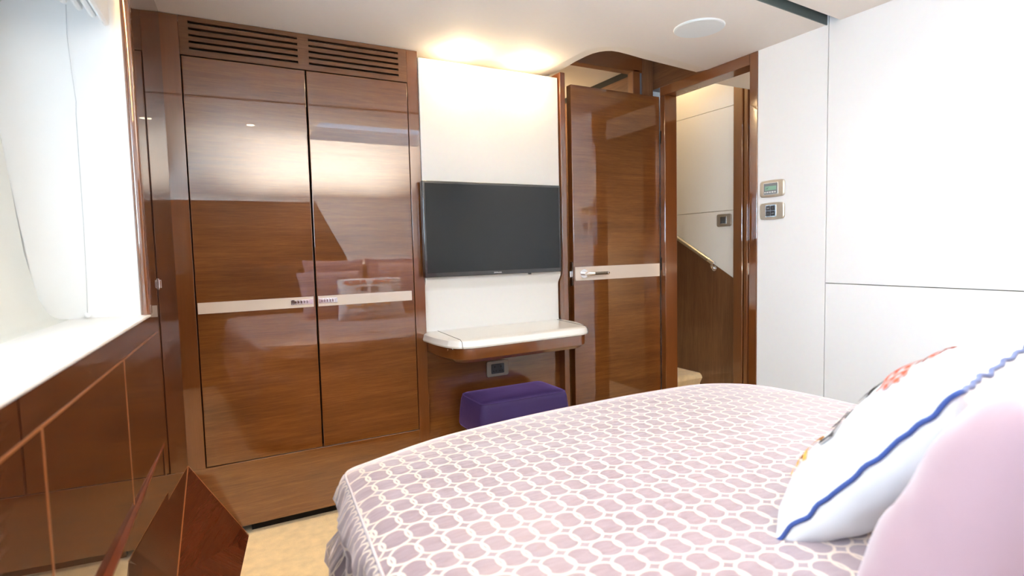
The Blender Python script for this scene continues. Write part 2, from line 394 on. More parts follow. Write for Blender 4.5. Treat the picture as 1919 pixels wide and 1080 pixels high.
# hull side: lacquered wall under the sill and full height next to the wardrobe
def lwall(y0, y1, z0, z1, d0=0.0, d1=0.03):
    return prism_z([(LX(y0)-d0, y0), (LX(y1)-d0, y1), (LX(y1)-d1, y1), (LX(y0)-d1, y0)], z0, z1)
bm = lwall(-0.60, 2.383, 0.0, SZ-0.006)
struct('wall_left', bm, W_D)
struct('wall_left', lwall(1.758, 2.383, SZ-0.006, ZC+0.02), W_D, vert=True)
# pale inlay lines let into the wall
inl = BM()
def lbox(bm, y0, y1, z0, z1, t=0.0008): prism_z([(LX(y0)+t, y0), (LX(y1)+t, y1), (LX(y1)-0.004, y1), (LX(y0)-0.004, y0)], z0, z1, bm)
lbox(inl, -0.6, 1.875, 0.889, 0.893)
for yy in (-0.13, 0.38, 0.893, 1.403): lbox(inl, yy, yy+0.0045, 0.578, 0.889)
struct('trim_14', inl, INLAY)
# fiddle ledge with the lower panel standing proud of the wall
def px_(y): return LX(y) + max(0.0, 0.0125*(1.87-y)/0.75)
struct('trim_15', prism_z([(LX(1.87), 1.87), (px_(1.1), 1.1), (px_(-0.6), -0.6), (LX(-0.6)-0.01, -0.6), (LX(1.87)-0.01, 1.87)], 0.0, 0.566), W_D)
struct('trim_15', prism_z([(LX(1.87), 1.87), (px_(1.1)+0.001, 1.1), (px_(-0.6)+0.001, -0.6), (LX(-0.6)-0.01, -0.6), (LX(1.87)-0.01, 1.87)], 0.566, 0.572), W_L)
# sloping hull panel at the foot of the wall
bm = BM(); c0 = (LX(2.383)+0.001, 2.383, 0.322); c1 = (0.085, 2.383, 0.0); c2 = (-0.035, 1.60, 0.0); c3 = (LX(1.60)+0.001, 1.60, 0.0); c4 = (LX(2.383)+0.001, 2.383, 0)
cm = (LX(1.934)+0.001, 1.934, 0.136)
V = [bm.verts.new(p) for p in (c0, c1, c2, c3, c4, cm)]
for q in ((0, 1, 5), (5, 1, 2), (5, 2, 3), (0, 4, 1), (1, 4, 3), (1, 3, 2), (0, 5, 4), (4, 5, 3)): bm.faces.new([V[i] for i in q])
struct('baseboard_left', bm, W_R)
bm = BM(); tube(bm, [c0, (0.085, 2.381, 0.004)], 0.0012, 6); tube(bm, [c0, cm], 0.0012, 6); struct('trim_16', bm, INLAY)

# window recess
struct('trim_17', prism_z([(LX(-0.6)+0.004, -0.6), (LX(1.756)+0.004, 1.756), (-0.36, 1.756), (-0.47, -0.6)], SZ-0.006, SZ+0.001), SILL, bevel=0.002)
struct('wall_left', prism_y([(-0.150, SZ), (-0.340, SZ), (-0.372, 1.01), (-0.402, 1.28), (-0.418, 1.42), (-0.45, 1.95), (-0.150, 1.95)], 1.752, 1.78), WINW)
struct('wall_left', bx(-0.60, -0.155, 1.757, 1.79, SZ-0.05, 1.95), WINW)
# rounded wood post at the end of the recess
struct('trim_18', prism_z([(LX(1.74)-0.016, 1.744), (LX(1.74)-0.010, 1.737), (LX(1.74)+0.003, 1.737), (LX(1.76)+0.006, 1.748), (LX(1.76)+0.004, 1.80), (LX(1.76)-0.018, 1.80)], SZ, ZC+0.02), W_F, vert=True, bevel=0.002)
# hull liner with the window hole (profile leans outward)
prof = [(-0.300, SZ+0.001), (-0.336, SZ+0.004), (-0.352, 0.975), (-0.366, 1.01), (-0.386, 1.12), (-0.400, 1.28), (-0.413, 1.42), (-0.425, 1.60), (-0.44, 1.95)]
wy0, wy1, wz0, wz1 = -0.35, 1.42, 1.12, 1.60
bm = BM()
ys = [-0.60, wy0, wy1, 1.755]
def off(y): return -0.0607*(1.745-y)*1.0
for j in range(3):
    for i in range(len(prof)-1):
        (x0, z0), (x1, z1) = prof[i], prof[i+1]
        if j == 1 and z0 >= wz0-0.001 and z1 <= wz1+0.001: continue
        bm.faces.new([bm.verts.new(v) for v in ((x0+off(ys[j]), ys[j], z0), (x0+off(ys[j+1]), ys[j+1], z0), (x1+off(ys[j+1]), ys[j+1], z1), (x1+off(ys[j]), ys[j], z1))])
bmesh.ops.remove_doubles(bm, verts=bm.verts[:], dist=1e-4)
bmesh.ops.solidify(bm, geom=bm.faces[:], thickness=0.03)
o = struct('wall_left', bm, LINER, bevel=0.012, seg=3)
o = struct('window_1', prism_y([(-0.44, 1.09), (-0.447, 1.09), (-0.487, 1.64), (-0.480, 1.64)], wy0-0.02, wy1+0.02), GLASS)
for v in o.data.vertices: v.co.x += off(v.co.y)*1.0
bm = BM()
fr = [(-0.395+off(y), y, z) for y, z in rrect(wy0+0.015, wy1-0.015, wz0+0.01, wz1-0.01, 0.09, 6)]
fr = [(x-(z-1.28)*0.08, y, z) for x, y, z in fr]
tube(bm, fr, 0.022, 8, closed=True)
tag(obj('window_frame', bm, LINER, parent=o, smooth=True))
o2 = C.objects
struct('wall_left', bx(-0.60, -0.285, -0.62, -0.594, SZ, 1.95), WINW)
struct('ceiling', prism_z([(LX(-0.6)-0.0, -0.6), (LX(1.76)-0.0, 1.76), (-0.46, 1.76), (-0.58, -0.6)], 1.86, 1.88), WINW)
struct('trim_19', lwall(-0.60, 1.74, 1.80, ZC, 0.0, 0.014), CEIL)

# ================================================================== WARDROBE
wr = thing('wardrobe', 'tall glossy walnut fitted wardrobe with two doors and louvred top, left of the television', 'wardrobe', (0.37, YW, 0))
bm = BM()
box(bm, -0.125, -0.0475, YW, 2.46, 0.30, ZC-0.002); box(bm, 0.8005, 0.849, YW, 2.46, 0.03, ZC-0.002)
obj('frame', bm, W_F, wr, vert=True, bevel=0.0015)
bm = BM(); prism_y([(-0.105, 0.30), (0.800, 0.30), (0.800, 0.042), (0.054, 0.042), (-0.105, 0.275)], YW, 2.46, bm)
obj('base_panel', bm, W_H, wr, bevel=0.0015)
obj('toe_kick', bx(0.10, 0.849, 2.43, 2.46, 0.0, 0.03), BLACK, wr)
obj('carcass', bx(-0.105, 0.849, 2.43, 2.49, 0.03, ZC-0.01), BLACK, wr)
# louvred panel: border + slats around dark slots
gp = BM()
z0, z1 = 1.833, ZC-0.002
sl = [1.9505, 1.9275, 1.9045, 1.8815, 1.8585]; hh = 0.0044
box(gp, -0.047, -0.017, YW, 2.40, z0, z1); box(gp, 0.357, 0.398, YW, 2.40, z0, z1); box(gp, 0.764, 0.800, YW, 2.40, z0, z1)
lv = [z1]+[v for s in sl for v in (s+hh, s-hh)]+[z0]
for i in range(0, len(lv), 2):
    box(gp, -0.017, 0.357, YW, 2.40, lv[i+1], lv[i]); box(gp, 0.398, 0.764, YW, 2.40, lv[i+1], lv[i])
vg = obj('louvre_panel', gp, W_M, wr)
for side, (x0, x1) in enumerate(((-0.0445, 0.3785), (0.3845, 0.7975))):
    d = obj('door', bx(x0, x1, YW-0.0015, 2.405, 0.303, 1.829), W_H, wr, bevel=0.0025)
    a, b_ = ((-0.041, 0.371), (0.3885, 0.785))[side]
    bd = obj('handle_band', bx(a, b_, YW-0.004, YW+0.004, 0.888, 0.930), BAND, d)
    hx = (0.284, 0.369) if side == 0 else (0.3905, 0.465)
    hz0, hz1 = (0.899, 0.921)
    bm = BM()
    pl = rrect(hx[0], hx[1], hz0, hz1, 0.003, 3)
    prism_y(pl, YW-0.0065, YW-0.003, bm)
    h = obj('flush_handle', bm, CHROME, bd, bevel=0.001); h['label'] = 'chrome flush handle'
    bm = BM()
    cxh = (hx[0]+hx[1])/2
    for k in range(5): box(bm, cxh-0.026+k*0.011, cxh-0.0195+k*0.011, YW-0.0105, YW-0.006, hz0+0.005, hz1-0.005)
    box(bm, cxh-0.030, cxh+0.030, YW-0.0085, YW-0.006, hz1-0.005, hz1-0.0025); box(bm, cxh-0.030, cxh+0.030, YW-0.0085, YW-0.006, hz0+0.0025, hz0+0.005)
    obj('ribbed_grip', bm, CHROME, h, bevel=0.0006)
# small chrome catch on the hull side wall
cz_ = thing('catch', 'tiny chrome catch on the dark glossy wall left of the wardrobe', 'catch', (LX(1.956), 1.956, 1.025))
bm = lwall(1.945, 1.967, 1.008, 1.040, -0.003, 0.0); obj('plate', bm, CHROME, cz_, bevel=0.0008)
bm = lwall(1.952, 1.960, 1.012, 1.036, -0.008, -0.003); obj('tongue', bm, CHROME, cz_, bevel=0.001)

# ================================================================== TV WALL
pn = thing('wall_panel', 'cream upholstered wall panel behind the television with a rolled lower edge', 'panel', (1.21, 2.38, 0.70))
prof = [(2.378, 1.945), (2.378, 0.985)]
for i in range(9):
    t = i/8; prof.append((2.378+0.026*(0.5-0.5*math.cos(PI*t)), 0.975-0.055*t))
prof += [(2.404, 0.76), (2.403, 0.745), (2.40, 0.735), (2.45, 0.735), (2.45, 1.945)]
o = obj('upholstery', prism_x(prof, 0.851, 1.573), CREAM, pn, bevel=0.003)
bm = BM(); prism_x([(2.40, 0.985), (2.46, 0.985), (2.46, 0.70), (2.412, 0.70), (2.412, 0.93)], 1.566, 1.577, bm)
obj('side_edge', bm, W_F, pn, vert=True)

tv = thing('television', 'black flat screen television mounted above the desk', 'television', (1.195, 2.355, 0.985))
tx0, tx1, tz0, tz1 = 0.836, 1.551, 0.985, 1.410
bm = BM(); box(bm, tx0, tx1, 2.337, 2.372, tz0, tz1); obj('housing', bm, TVB, tv, bevel=0.004)
obj('screen', bx(tx0+0.011, tx1-0.011, 2.3355, 2.340, tz0+0.020, tz1-0.011), TVS, tv)
bm = BM(); box(bm, 1.36, 1.374, 2.3355, 2.345, tz0-0.006, tz0+0.002); obj('sensor', bm, TVB, tv, bevel=0.001)

def text_obj(name, s, size, m, parent, place, extrude=0.0004, sub=0, align='CENTER', bold=0.0):
    """text mesh; place(x, y) -> world position"""
    cu = bpy.data.curves.new(name, 'FONT'); cu.body = s; cu.size = size; cu.align_x = align; cu.align_y = 'CENTER'; cu.resolution_u = 3; cu.offset = bold
    t = bpy.data.objects.new(name, cu); C.objects.link(t)
    dg = bpy.context.evaluated_depsgraph_get(); me0 = t.evaluated_get(dg).to_mesh()
    bm = bmesh.new(); bm.from_mesh(me0); t.evaluated_get(dg).to_mesh_clear(); bpy.data.objects.remove(t)
    bmesh.ops.triangulate(bm, faces=bm.faces[:])
    if sub: bmesh.ops.subdivide_edges(bm, edges=bm.edges[:], cuts=sub, use_grid_fill=True)
    for v in bm.verts: v.co = Vector(place(v.co.x, v.co.y))
    me = bpy.data.meshes.new(name); bm.to_mesh(me); bm.free(); me.materials.append(m)
    o = bpy.data.objects.new(name, me); C.objects.link(o)
    if parent:
        o.parent = parent; o.matrix_parent_inverse = Matrix.Translation(parent_loc(parent)).inverted()
    return o
text_obj('brand_lettering', 'SAMSUNG', 0.0085, WHT, tv, lambda x, y: (1.193+x*1.05, 2.3365, tz0+0.010+y))

# ------------------------------------------------------------------ desk
dk = thing('desk', 'wall hung walnut dressing desk with white lift-up top beneath the television', 'desk', (1.2, 2.38, 0.63))
def rounded(poly, rads, n=5):
    out = []
    N = len(poly)
    for i, p in enumerate(poly):
        p = Vector(p); a = (Vector(poly[i-1])-p); b_ = (Vector(poly[(i+1) % N])-p); r = rads[i]
        if r == 0: out.append(tuple(p)); continue
        pa = p+a.normalized()*r; pb = p+b_.normalized()*r
        for k in range(n+1):
            t = k/n; q = pa*(1-t)**2+p*2*t*(1-t)+pb*t*t; out.append((q.x, q.y))
    return out
def loft(bm, polyA, zA, polyB, zB, capA=True, capB=True):
    A = [bm.verts.new((x, y, zA)) for x, y in polyA]; B = [bm.verts.new((x, y, zB)) for x, y in polyB]
    n = len(A)
    for i in range(n): bm.faces.new((A[i], A[(i+1) % n], B[(i+1) % n], B[i]))
    if capA: bm.faces.new(A[::-1])
    if capB: bm.faces.new(B)
def scl(poly, d):
    cx = sum(p[0] for p in poly)/len(poly); cy = 2.395
    hx = max(abs(p[0]-cx) for p in poly); hy = max(abs(p[1]-cy) for p in poly)
    return [((p[0]-cx)*(1-d/hx)+cx, (p[1]-cy)*(1-d/hy)+cy) for p in poly]
out = rounded([(0.830, 2.398), (0.832, 2.225), (0.872, 2.068), (1.545, 2.092), (1.600, 2.235), (1.600, 2.398)], [0, 0.08, 0.09, 0.07, 0.08, 0])
bm = BM(); loft(bm, scl(out, 0.003), 0.700, out, 0.707, True, False); loft(bm, out, 0.707, scl(out, 0.006), 0.729, False, False); loft(bm, scl(out, 0.006), 0.729, scl(out, 0.022), 0.738, False, True)
bmesh.ops.remove_doubles(bm, verts=bm.verts[:], dist=1e-5)
lid = obj('top', bm, GLOSSW, dk, bevel=0.0015)
# dark inlay lines across the lid ends
for xa, xb in ((0.905, 0.888), (1.552, 1.528)):
    bm = BM()
    yb_ = 2.092 if xa < 1 else 2.116
    tube(bm, [(xa, 2.39, 0.7382), (xb, yb_, 0.7382), (xb, yb_-0.018, 0.729), (xb, yb_-0.0245, 0.703)], 0.0011, 6)
    obj('lid_seam', bm, BLACK, lid)
ap = rounded([(0.850, 2.398), (0.852, 2.235), (0.885, 2.082), (1.530, 2.104), (1.585, 2.245), (1.585, 2.398)], [0, 0.06, 0.07, 0.05, 0.06, 0])
bm = BM(); loft(bm, scl(ap, 0.018), 0.636, ap, 0.652, True, False); loft(bm, ap, 0.652, ap, 0.699, False, True)
bmesh.ops.remove_doubles(bm, verts=bm.verts[:], dist=1e-5)
apn = obj('apron', bm, W_F, dk, bevel=0.002)
bm = BM(); disc(bm, (0.8575, 2.155, 0.690), (-1, -0.25, 0), 0.004, 0.003, 12); obj('screw_cap', bm, CHROME, apn)
struct('wall_back', bx(0.849, 1.578, 2.412, 2.45, 0, 0.702), W_H, bevel=0.001)

# socket under desk
def faceplate(name, label, cat, y, x0, x1, z0, z1, plate_m):
    return thing(name, label, cat, ((x0+x1)/2, y, (z0+z1)/2))
sk = thing('power_socket', 'twin power socket with grey metal surround on the wall under the desk', 'socket', (1.21, 2.412, 0.525))
obj('faceplate', prism_y(rrect(1.154, 1.272, 0.487, 0.563, 0.010, 4), 2.404, 2.412), PLATE, sk, bevel=0.002)
s_ = obj('socket_insert', prism_y(rrect(1.178, 1.248, 0.501, 0.549, 0.004, 3), 2.402, 2.406), DGREY, sk, bevel=0.001)
bm = BM()
for cx in (1.196, 1.230):
    box(bm, cx-0.002, cx+0.002, 2.4015, 2.403, 0.530, 0.538); box(bm, cx-0.009, cx-0.004, 2.4015, 2.403, 0.512, 0.516); box(bm, cx+0.004, cx+0.009, 2.4015, 2.403, 0.512, 0.516)
obj('pin_slots', bm, BLACK, s_)

# ------------------------------------------------------------------ stool
st = thing('stool', 'purple velvet box stool tucked under the desk', 'stool', (1.21, 2.25, 0))
def stool_mesh():
    bm = BM(); rings = []
    for z, ex, ey, r in ((0.300, 0.228, 0.128, 0.03), (0.31, 0.232, 0.132, 0.03), (0.36, 0.229, 0.130, 0.03), (0.42, 0.222, 0.126, 0.03), (0.437, 0.217, 0.122, 0.03), (0.446, 0.208, 0.114, 0.03), (0.450, 0.190, 0.098, 0.03), (0.453, 0.13, 0.06, 0.02)):
        pts = rrect(1.213-ex, 1.213+ex, 2.245-ey, 2.245+ey, r, 6); rings.append([bm.verts.new((x, y, z)) for x, y in pts])
    for a, b_ in zip(rings, rings[1:]):
        for i in range(len(a)): bm.faces.new((a[i], a[(i+1) % len(a)], b_[(i+1) % len(a)], b_[i]))
    bm.faces.new(rings[0][::-1]); bm.faces.new(rings[-1]); return bm
se = obj('seat', stool_mesh(), VELV, st, smooth=True)
bm = BM(); tube(bm, [(x, y, 0.4405) for x, y in rrect(1.213-0.2155, 1.213+0.2155, 2.245-0.1205, 2.245+0.1205, 0.03, 6)], 0.0022, 6, closed=True)
obj('seam', bm, VELV, se, smooth=True)
for sx in (-1, 1):
    for sy in (-1, 1):
        x, y = 1.213+sx*0.185, 2.245+sy*0.09
        bm = BM(); loft(bm, rrect(x-0.014, x+0.014, y-0.014, y+0.014, 0.003, 2), 0.0, rrect(x-0.018, x+0.018, y-0.018, y+0.018, 0.003, 2), 0.302)
        obj('leg', bm, W_D, st, vert=True)

# ================================================================== OPEN DOOR
dr = thing('door_1', 'open glossy walnut cabin door with a beige band and lever handle', 'door', (2.24, 2.388, 0))
leaf = obj('door_leaf', bx(1.650, 2.237, 2.372, 2.410, 0.012, 1.921), W_H, dr, bevel=0.0015)
obj('edge_lipping', bx(1.6475, 1.6499, 2.3722, 2.4098, 0.013, 1.920), W_F, leaf, vert=True)
obj('door_band', bx(1.656, 2.231, 2.3695, 2.374, 0.932, 1.003), BAND, dr)
hd = obj('door_handle', disc(BM(), (1.709, 2.3695, 0.967), (0, -1, 0), 0.024, 0.006, 36), CHROME, dr, bevel=0.001); hd['label'] = 'chrome lever handle with ribbed dark grip'
bm = BM(); disc(bm, (1.709, 2.3635, 0.967), (0, -1, 0), 0.0105, 0.038, 24); tube(bm, [(1.700, 2.331, 0.967), (1.748, 2.331, 0.967)], 0.0095, 20)
obj('lever', bm, CHROME, hd, smooth=False, bevel=0.001)
rr = []
ps = []
for i in range(61): ps.append((1.748+0.082*i/60, 2.331, 0.967)); rr.append(0.0078 if (i//2) % 2 else 0.0070)
obj('ribbed_grip', tube(BM(), ps, rr, 20), BRONZE, hd)
obj('lever_end', tube(BM(), [(1.830, 2.331, 0.967), (1.842, 2.331, 0.967)], 0.0085, 20), CHROME, hd, bevel=0.0008)
lp = obj('latch_plate', prism_x(rrect(2.381, 2.401, 0.905, 1.030, 0.009, 4), 1.6455, 1.6476), STEEL, dr); lp['label'] = 'steel latch plate on the door edge'
obj('latch_bolt', bx(1.632, 1.6460, 2.385, 2.398, 0.950, 0.982), CHROME, lp, bevel=0.002)
bm = BM()
for zz in (0.25, 1.0, 1.7): tube(bm, [(2.2405, 2.366, zz-0.035), (2.2405, 2.366, zz+0.035)], 0.0035, 10)
hi = obj('hinge', bm, BLACK, dr)

# ------------------------------------------------------------------ wall controls
def yplate(x, y0, y1, z0, z1, t, r): return prism_x(rrect(y0, y1, z0, z1, r, 5), x-t, x)
def bowed(x, y0, y1, z0, z1, t):
    zc = (z0+z1)/2; pts = []
    P_ = rrect(y0, y1, z0, z1, 0.012, 5)
    out_ = []
    for a, b_ in zip(P_, P_[1:]+P_[:1]):
        for k in range(4):
            q = (a[0]+(b_[0]-a[0])*k/4, a[1]+(b_[1]-a[1])*k/4); f = 1-((q[0]-(y0+y1)/2)/((y1-y0)/2))**2
            out_.append((q[0], q[1]+(0.0035*f if q[1] > zc else -0.0035*f)))
    bm = BM(); n = len(out_); yc = (y0+y1)/2
    R = []
    for xx, s in ((x, 1.0), (x-t*0.6, 1.0), (x-t, 0.93)):
        R.append([bm.verts.new((xx, yc+(a-yc)*s, zc+(b_-zc)*s)) for a, b_ in out_])
    for A_, B_ in zip(R, R[1:]):
        for i in range(n): bm.faces.new((A_[i], A_[(i+1) % n], B_[(i+1) % n], B_[i]))
    bm.faces.new(R[0][::-1]); bm.faces.new(R[-1]); return bm
th = thing('thermostat', 'upper control plate with green display on the white wall beside the door frame', 'thermostat', (XR, 1.665, 1.345))
obj('faceplate', bowed(XR, 1.604, 1.728, 1.310, 1.380, 0.009), CHAMP, th)
f_ = obj('inner_frame', yplate(XR-0.008, 1.632, 1.705, 1.319, 1.371, 0.003, 0.002), CHROME, th)
md = obj('control_module', yplate(XR-0.0105, 1.6345, 1.7025, 1.3215, 1.3685, 0.002, 0.001), MGREY, th)
lc = obj('display', bx(XR-0.0135, XR-0.0120, 1.639, 1.696, 1.338, 1.356), LCD, md)
text_obj('display_digits', '24°', 0.013, LCDT, md, lambda x, y: (XR-0.0138, 1.684-x, 1.346+y))
for k in range(5): obj('key', bx(XR-0.0145, XR-0.0122, 1.641+k*0.0125, 1.649+k*0.0125, 1.326, 1.332), KEY, md)
lsw = thing('light_switch', 'lower control plate with four dark keys on the white wall beside the door frame', 'switch', (XR, 1.665, 1.245))
obj('faceplate', bowed(XR, 1.604, 1.728, 1.210, 1.280, 0.009), CHAMP, lsw)
obj('inner_frame', yplate(XR-0.008, 1.641, 1.694, 1.219, 1.272, 0.003, 0.002), CHROME, lsw)
i_ = 0
for yy in (1.6445, 1.6685):
    for zz in (1.2225, 1.2465):
        kk = obj('switch_key', bx(XR-0.0135, XR-0.0105, yy, yy+0.0225, zz, zz+0.0225), DGREY, lsw, bevel=0.0008)
        text_obj('key_marking', ('OFF', 'I', '+', 'ON')[i_], 0.007, KEY, kk, lambda x, y, yy=yy, zz=zz: (XR-0.0138, yy+0.011-x, zz+0.011+y)); i_ += 1
s3 = thing('light_switch', 'grey plate light switch on the cream lobby wall above the handrail', 'switch', (LW, 2.45, 1.25))
obj('faceplate', yplate(LW, 2.398, 2.508, 1.212, 1.290, 0.008, 0.012), PLATE, s3, bevel=0.002)
obj('inner_frame', yplate(LW-0.007, 2.430, 2.480, 1.226, 1.277, 0.003, 0.002), CHROME, s3)
obj('rocker', bx(LW-0.013, LW-0.009, 2.434, 2.476, 1.230, 1.273), DGREY, s3, bevel=0.001)

# band on the opposite cabin door
ob = bpy.data.objects['door_2']
b2 = obj('door_band', bx(LW-0.0, LW+0.005, 1.56, 2.279, 0.915, 0.985), BAND, ob)

# ------------------------------------------------------------------ speaker, handrail, stairs
spk = thing('ceiling_speaker', 'round white speaker grille set in the ceiling near the cabin door', 'speaker', (1.788, 1.667, ZC))
bm = BM(); disc(bm, (1.788, 1.667, ZC), (0, 0, -1), 0.100, 0.005, 64, 0.097); obj('rim', bm, SPK, spk, bevel=0.001)
bm = BM(); disc(bm, (1.788, 1.667, ZC-0.005), (0, 0, -1), 0.093, 0.0012, 64); obj('grille', bm, SPK, spk)
hr = thing('handrail', 'tubular metal handrail sloping down the lobby wall beside the stairs', 'handrail', (LW, 2.5, 0.95))
p0, p1 = Vector((LW-0.035, 3.30, 1.416)), Vector((LW-0.035, 2.545, 1.003))
obj('rail', tube(BM(), [p0, p1], 0.014, 18), STEEL, hr, smooth=False)
dv = (p1-p0).normalized()
obj('end_cap', tube(BM(), [p1-dv*0.002, p1+dv*0.05], 0.0155, 18), CHROME, hr, bevel=0.001)
e1 = p1+dv*0.028
obj('bracket', tube(BM(), [e1, e1+Vector((0, 0.004, -0.022)), e1+Vector((0.006, 0.006, -0.034)), e1+Vector((0.020, 0.006, -0.040)), e1+Vector((0.031, 0.006, -0.040))], 0.0075, 12), CHROME, hr, smooth=True)
obj('wall_rose', disc(BM(), e1+Vector((0.0305, 0.006, -0.040)), (-1, 0, 0), 0.018, 0.004, 24), CHROME, hr)
stt = thing('staircase', 'beige carpeted stairs rising through the lobby doorway', 'stairs', (2.6, 2.63, 0))
for i in range(5):
    y0 = 2.63+0.30*i; z1 = 0.25+0.215*i; r = 0.03
    P_ = [(y0+0.02, 0.0), (y0+0.02, z1-0.07)]
    for k in range(7):
        a = PI+ -PI/2*k/6; P_.append((y0+r+r*math.cos(a), z1-r+r*math.sin(a)))
    P_ += [(y0+0.32, z1), (y0+0.32, 0.0)]
    obj('step', prism_x(P_, XR+0.0855, LW-0.0045), CARPET, stt)

# ------------------------------------------------------------------ things glimpsed in the ensuite
sh = thing('shower_screen', 'narrow black framed panel glimpsed in the gap left of the open door', 'screen', (1.70, 2.95, 0.2))
obj('panel', bx(1.70, 1.76, 2.86, 2.88, 1.20, 1.86), BLACK, sh); obj('top_rail', bx(1.69, 1.77, 2.855, 2.885, 1.86, 1.875), CHROME, sh)
vc = thing('vanity_cabinet', 'glossy walnut cabinet glimpsed in the gap left of the open door', 'cabinet', (1.80, 3.0, 0))
obj('body', bx(1.66, 1.84, 2.80, 3.10, 0.0, 1.20), W_F, vc); bm = BM(); disc(bm, (1.775, 2.80, 1.12), (0, -1, 0), 0.008, 0.014, 16); obj('knob', bm, GLOSSW, vc)

# ------------------------------------------------------------------ window dressing
bl = thing('window_blind', 'raised white pleated blind at the top of the window recess', 'blind', (-0.23, 1.0, 1.69))
zb = 1.672
for k, (x, dz) in enumerate(((-0.186, 0.0), (-0.208, 0.012), (-0.232, 0.020), (-0.258, 0.026))):
    bm = BM()
    pts = [(x-0.007, zb+dz+0.10), (x-0.010, zb+dz+0.02), (x-0.006, zb+dz+0.003), (x, zb+dz), (x+0.006, zb+dz+0.004), (x+0.008, zb+dz+0.02), (x+0.006, zb+dz+0.10)]
    prism_y(pts, -0.55, 1.715-0.012*k, bm)
    o = obj('pleat', bm, WINW, bl, bevel=0.001)
    for v in o.data.vertices: v.co.x += -0.0607*(1.745-v.co.y)
o = obj('headrail', prism_y([(-0.285, zb+0.11), (-0.17, zb+0.11), (-0.17, zb+0.19), (-0.285, zb+0.19)], -0.58, 1.74), WINW, bl)
for v in o.data.vertices: v.co.x += -0.0607*(1.745-v.co.y)
co = thing('blind_cord', 'thin blind cord hanging down the white end of the window recess', 'cord', (-0.272, 1.745, SZ))
pts = [(-0.268, 1.742, 1.72), (-0.2705, 1.742, 1.65), (-0.266, 1.742, 1.55), (-0.2625, 1.742, 1.49), (-0.2645, 1.742, 1.46), (-0.2655, 1.742, 1.35), (-0.266, 1.742, 1.2), (-0.269, 1.742, 1.05), (-0.272, 1.742, 0.965)]
obj('string', tube(BM(), pts, 0.0007, 6), CORD, co)
bm = BM(); bmesh.ops.create_uvsphere(bm, u_segments=16, v_segments=10, radius=0.0075, matrix=Matrix.Translation((-0.272, 1.742, SZ+0.0085))); obj('bead', bm, WINW, co, smooth=True)
ld = thing('cove_light', 'warm light strip hidden above the window recess', 'light', (-0.2, 0.6, 1.84))
bm = lwall(-0.4, 1.72, 1.846, 1.856, 0.022, 0.030); obj('light_strip', bm, LEDON, ld)

# ------------------------------------------------------------------ downlights behind the camera
dl = None
for i, (x, y) in enumerate(((0.30, 0.62), (1.90, 0.62), (0.45, 1.75))):
    if i == 2: continue
    t = thing('downlight', ('round downlight in the ceiling by the window side', 'round downlight in the ceiling by the white wall')[i], 'downlight', (x, y, ZC))
    obj('bezel', disc(BM(), (x, y, ZC), (0, 0, -1), 0.035, 0.004, 32), STEEL, t)
    obj('lamp_glass', disc(BM(), (x, y, ZC-0.004), (0, 0, -1), 0.024, 0.001, 24), LAMPON, t)
    light('downlight_lamp', 'SPOT', (x, y, ZC-0.012), 11, SOFT, direction=(0, 0, -1), spot=2.6, blend=0.8, radius=0.025)
light('lobby_fill', 'POINT', (2.5, 1.05, 0.9), 9, SOFT, radius=0.02)
light('lobby_lamp', 'POINT', (2.62, 2.75, 2.30), 3.5, (1.0, 0.66, 0.30), radius=0.04)
light('lobby_downlight', 'SPOT', (2.55, 1.80, 1.95), 8, SOFT, direction=(0, 0, -1), spot=2.6, blend=0.8, radius=0.03)
light('ensuite_lamp', 'POINT', (1.80, 3.2, 1.95), 7, (1.0, 0.72, 0.40), radius=0.04)

# ================================================================== BED
bd = thing('bed', 'double bed under a lilac bedspread woven with interlinked cream rings', 'bed', (1.0, 0.4, 0))
outline = rounded([(0.258, 1.335), (0.52, 1.438), (0.86, 1.485), (1.28, 1.495), (1.60, 1.475), (1.745, 1.36), (1.775, 1.12), (1.74, -0.42), (0.12, -0.42)],
                  [0.035, 0.10, 0.15, 0.12, 0.085, 0.085, 0.12, 0.06, 0.06], 6)
# resample outline evenly
def resample(poly, step):
    P_ = [Vector(p) for p in poly]; N = len(P_); L = [0]
    for i in range(N): L.append(L[-1]+(P_[(i+1) % N]-P_[i]).length)
    n = int(L[-1]/step); out_ = []; j = 0
    for k in range(n):
        s = L[-1]*k/n
        while L[j+1] < s: j += 1
        t = (s-L[j])/max(1e-9, L[j+1]-L[j]); out_.append(P_[j].lerp(P_[(j+1) % N], t))
    return out_, L[-1]
OL, LEN = resample(outline, 0.011)
cen = Vector((0.98, 0.55)); ZB = 0.598
bm = BM(); uvl = bm.loops.layers.uv.verify()
ts = [0.0, 0.12, 0.25, 0.38, 0.5, 0.6, 0.7, 0.78, 0.85, 0.90, 0.94, 0.965, 0.985, 0.996, 1.0]
def topz(p, t):
    z = ZB + 0.012*(1-t**3)
    if t > 0.93: z -= 0.016*((t-0.93)/0.07)**2
    z += 0.0025*math.sin(9*p.x+4*p.y)*math.sin(7*p.y-3*p.x)*(1-t**4) + 0.0016*math.sin(23*p.y+11*p.x)*(1-t**6)
    return z
rings = []
for t in ts[1:]:
    R_ = []
    for p in OL:
        q = cen.lerp(p, t); v = bm.verts.new((q.x, q.y, topz(q, t))); R_.append(v)
    rings.append(R_)
c_ = bm.verts.new((cen.x, cen.y, topz(cen, 0)))
n = len(OL); uvt = {}
def face(vs, uvs):
    f = bm.faces.new(vs)
    for l, q in zip(f.loops, uvs): l[uvl].uv = q
    f.smooth = True; return f
xy = lambda v: (v.co.x, v.co.y)
for i in range(n):
    j = (i+1) % n; vs = (c_, rings[0][i], rings[0][j]); face(vs, [xy(v) for v in vs])
for a, b_ in zip(rings, rings[1:]):
    for i in range(n):
        j = (i+1) % n; vs = (a[i], b_[i], b_[j], a[j]); face(vs, [xy(v) for v in vs])
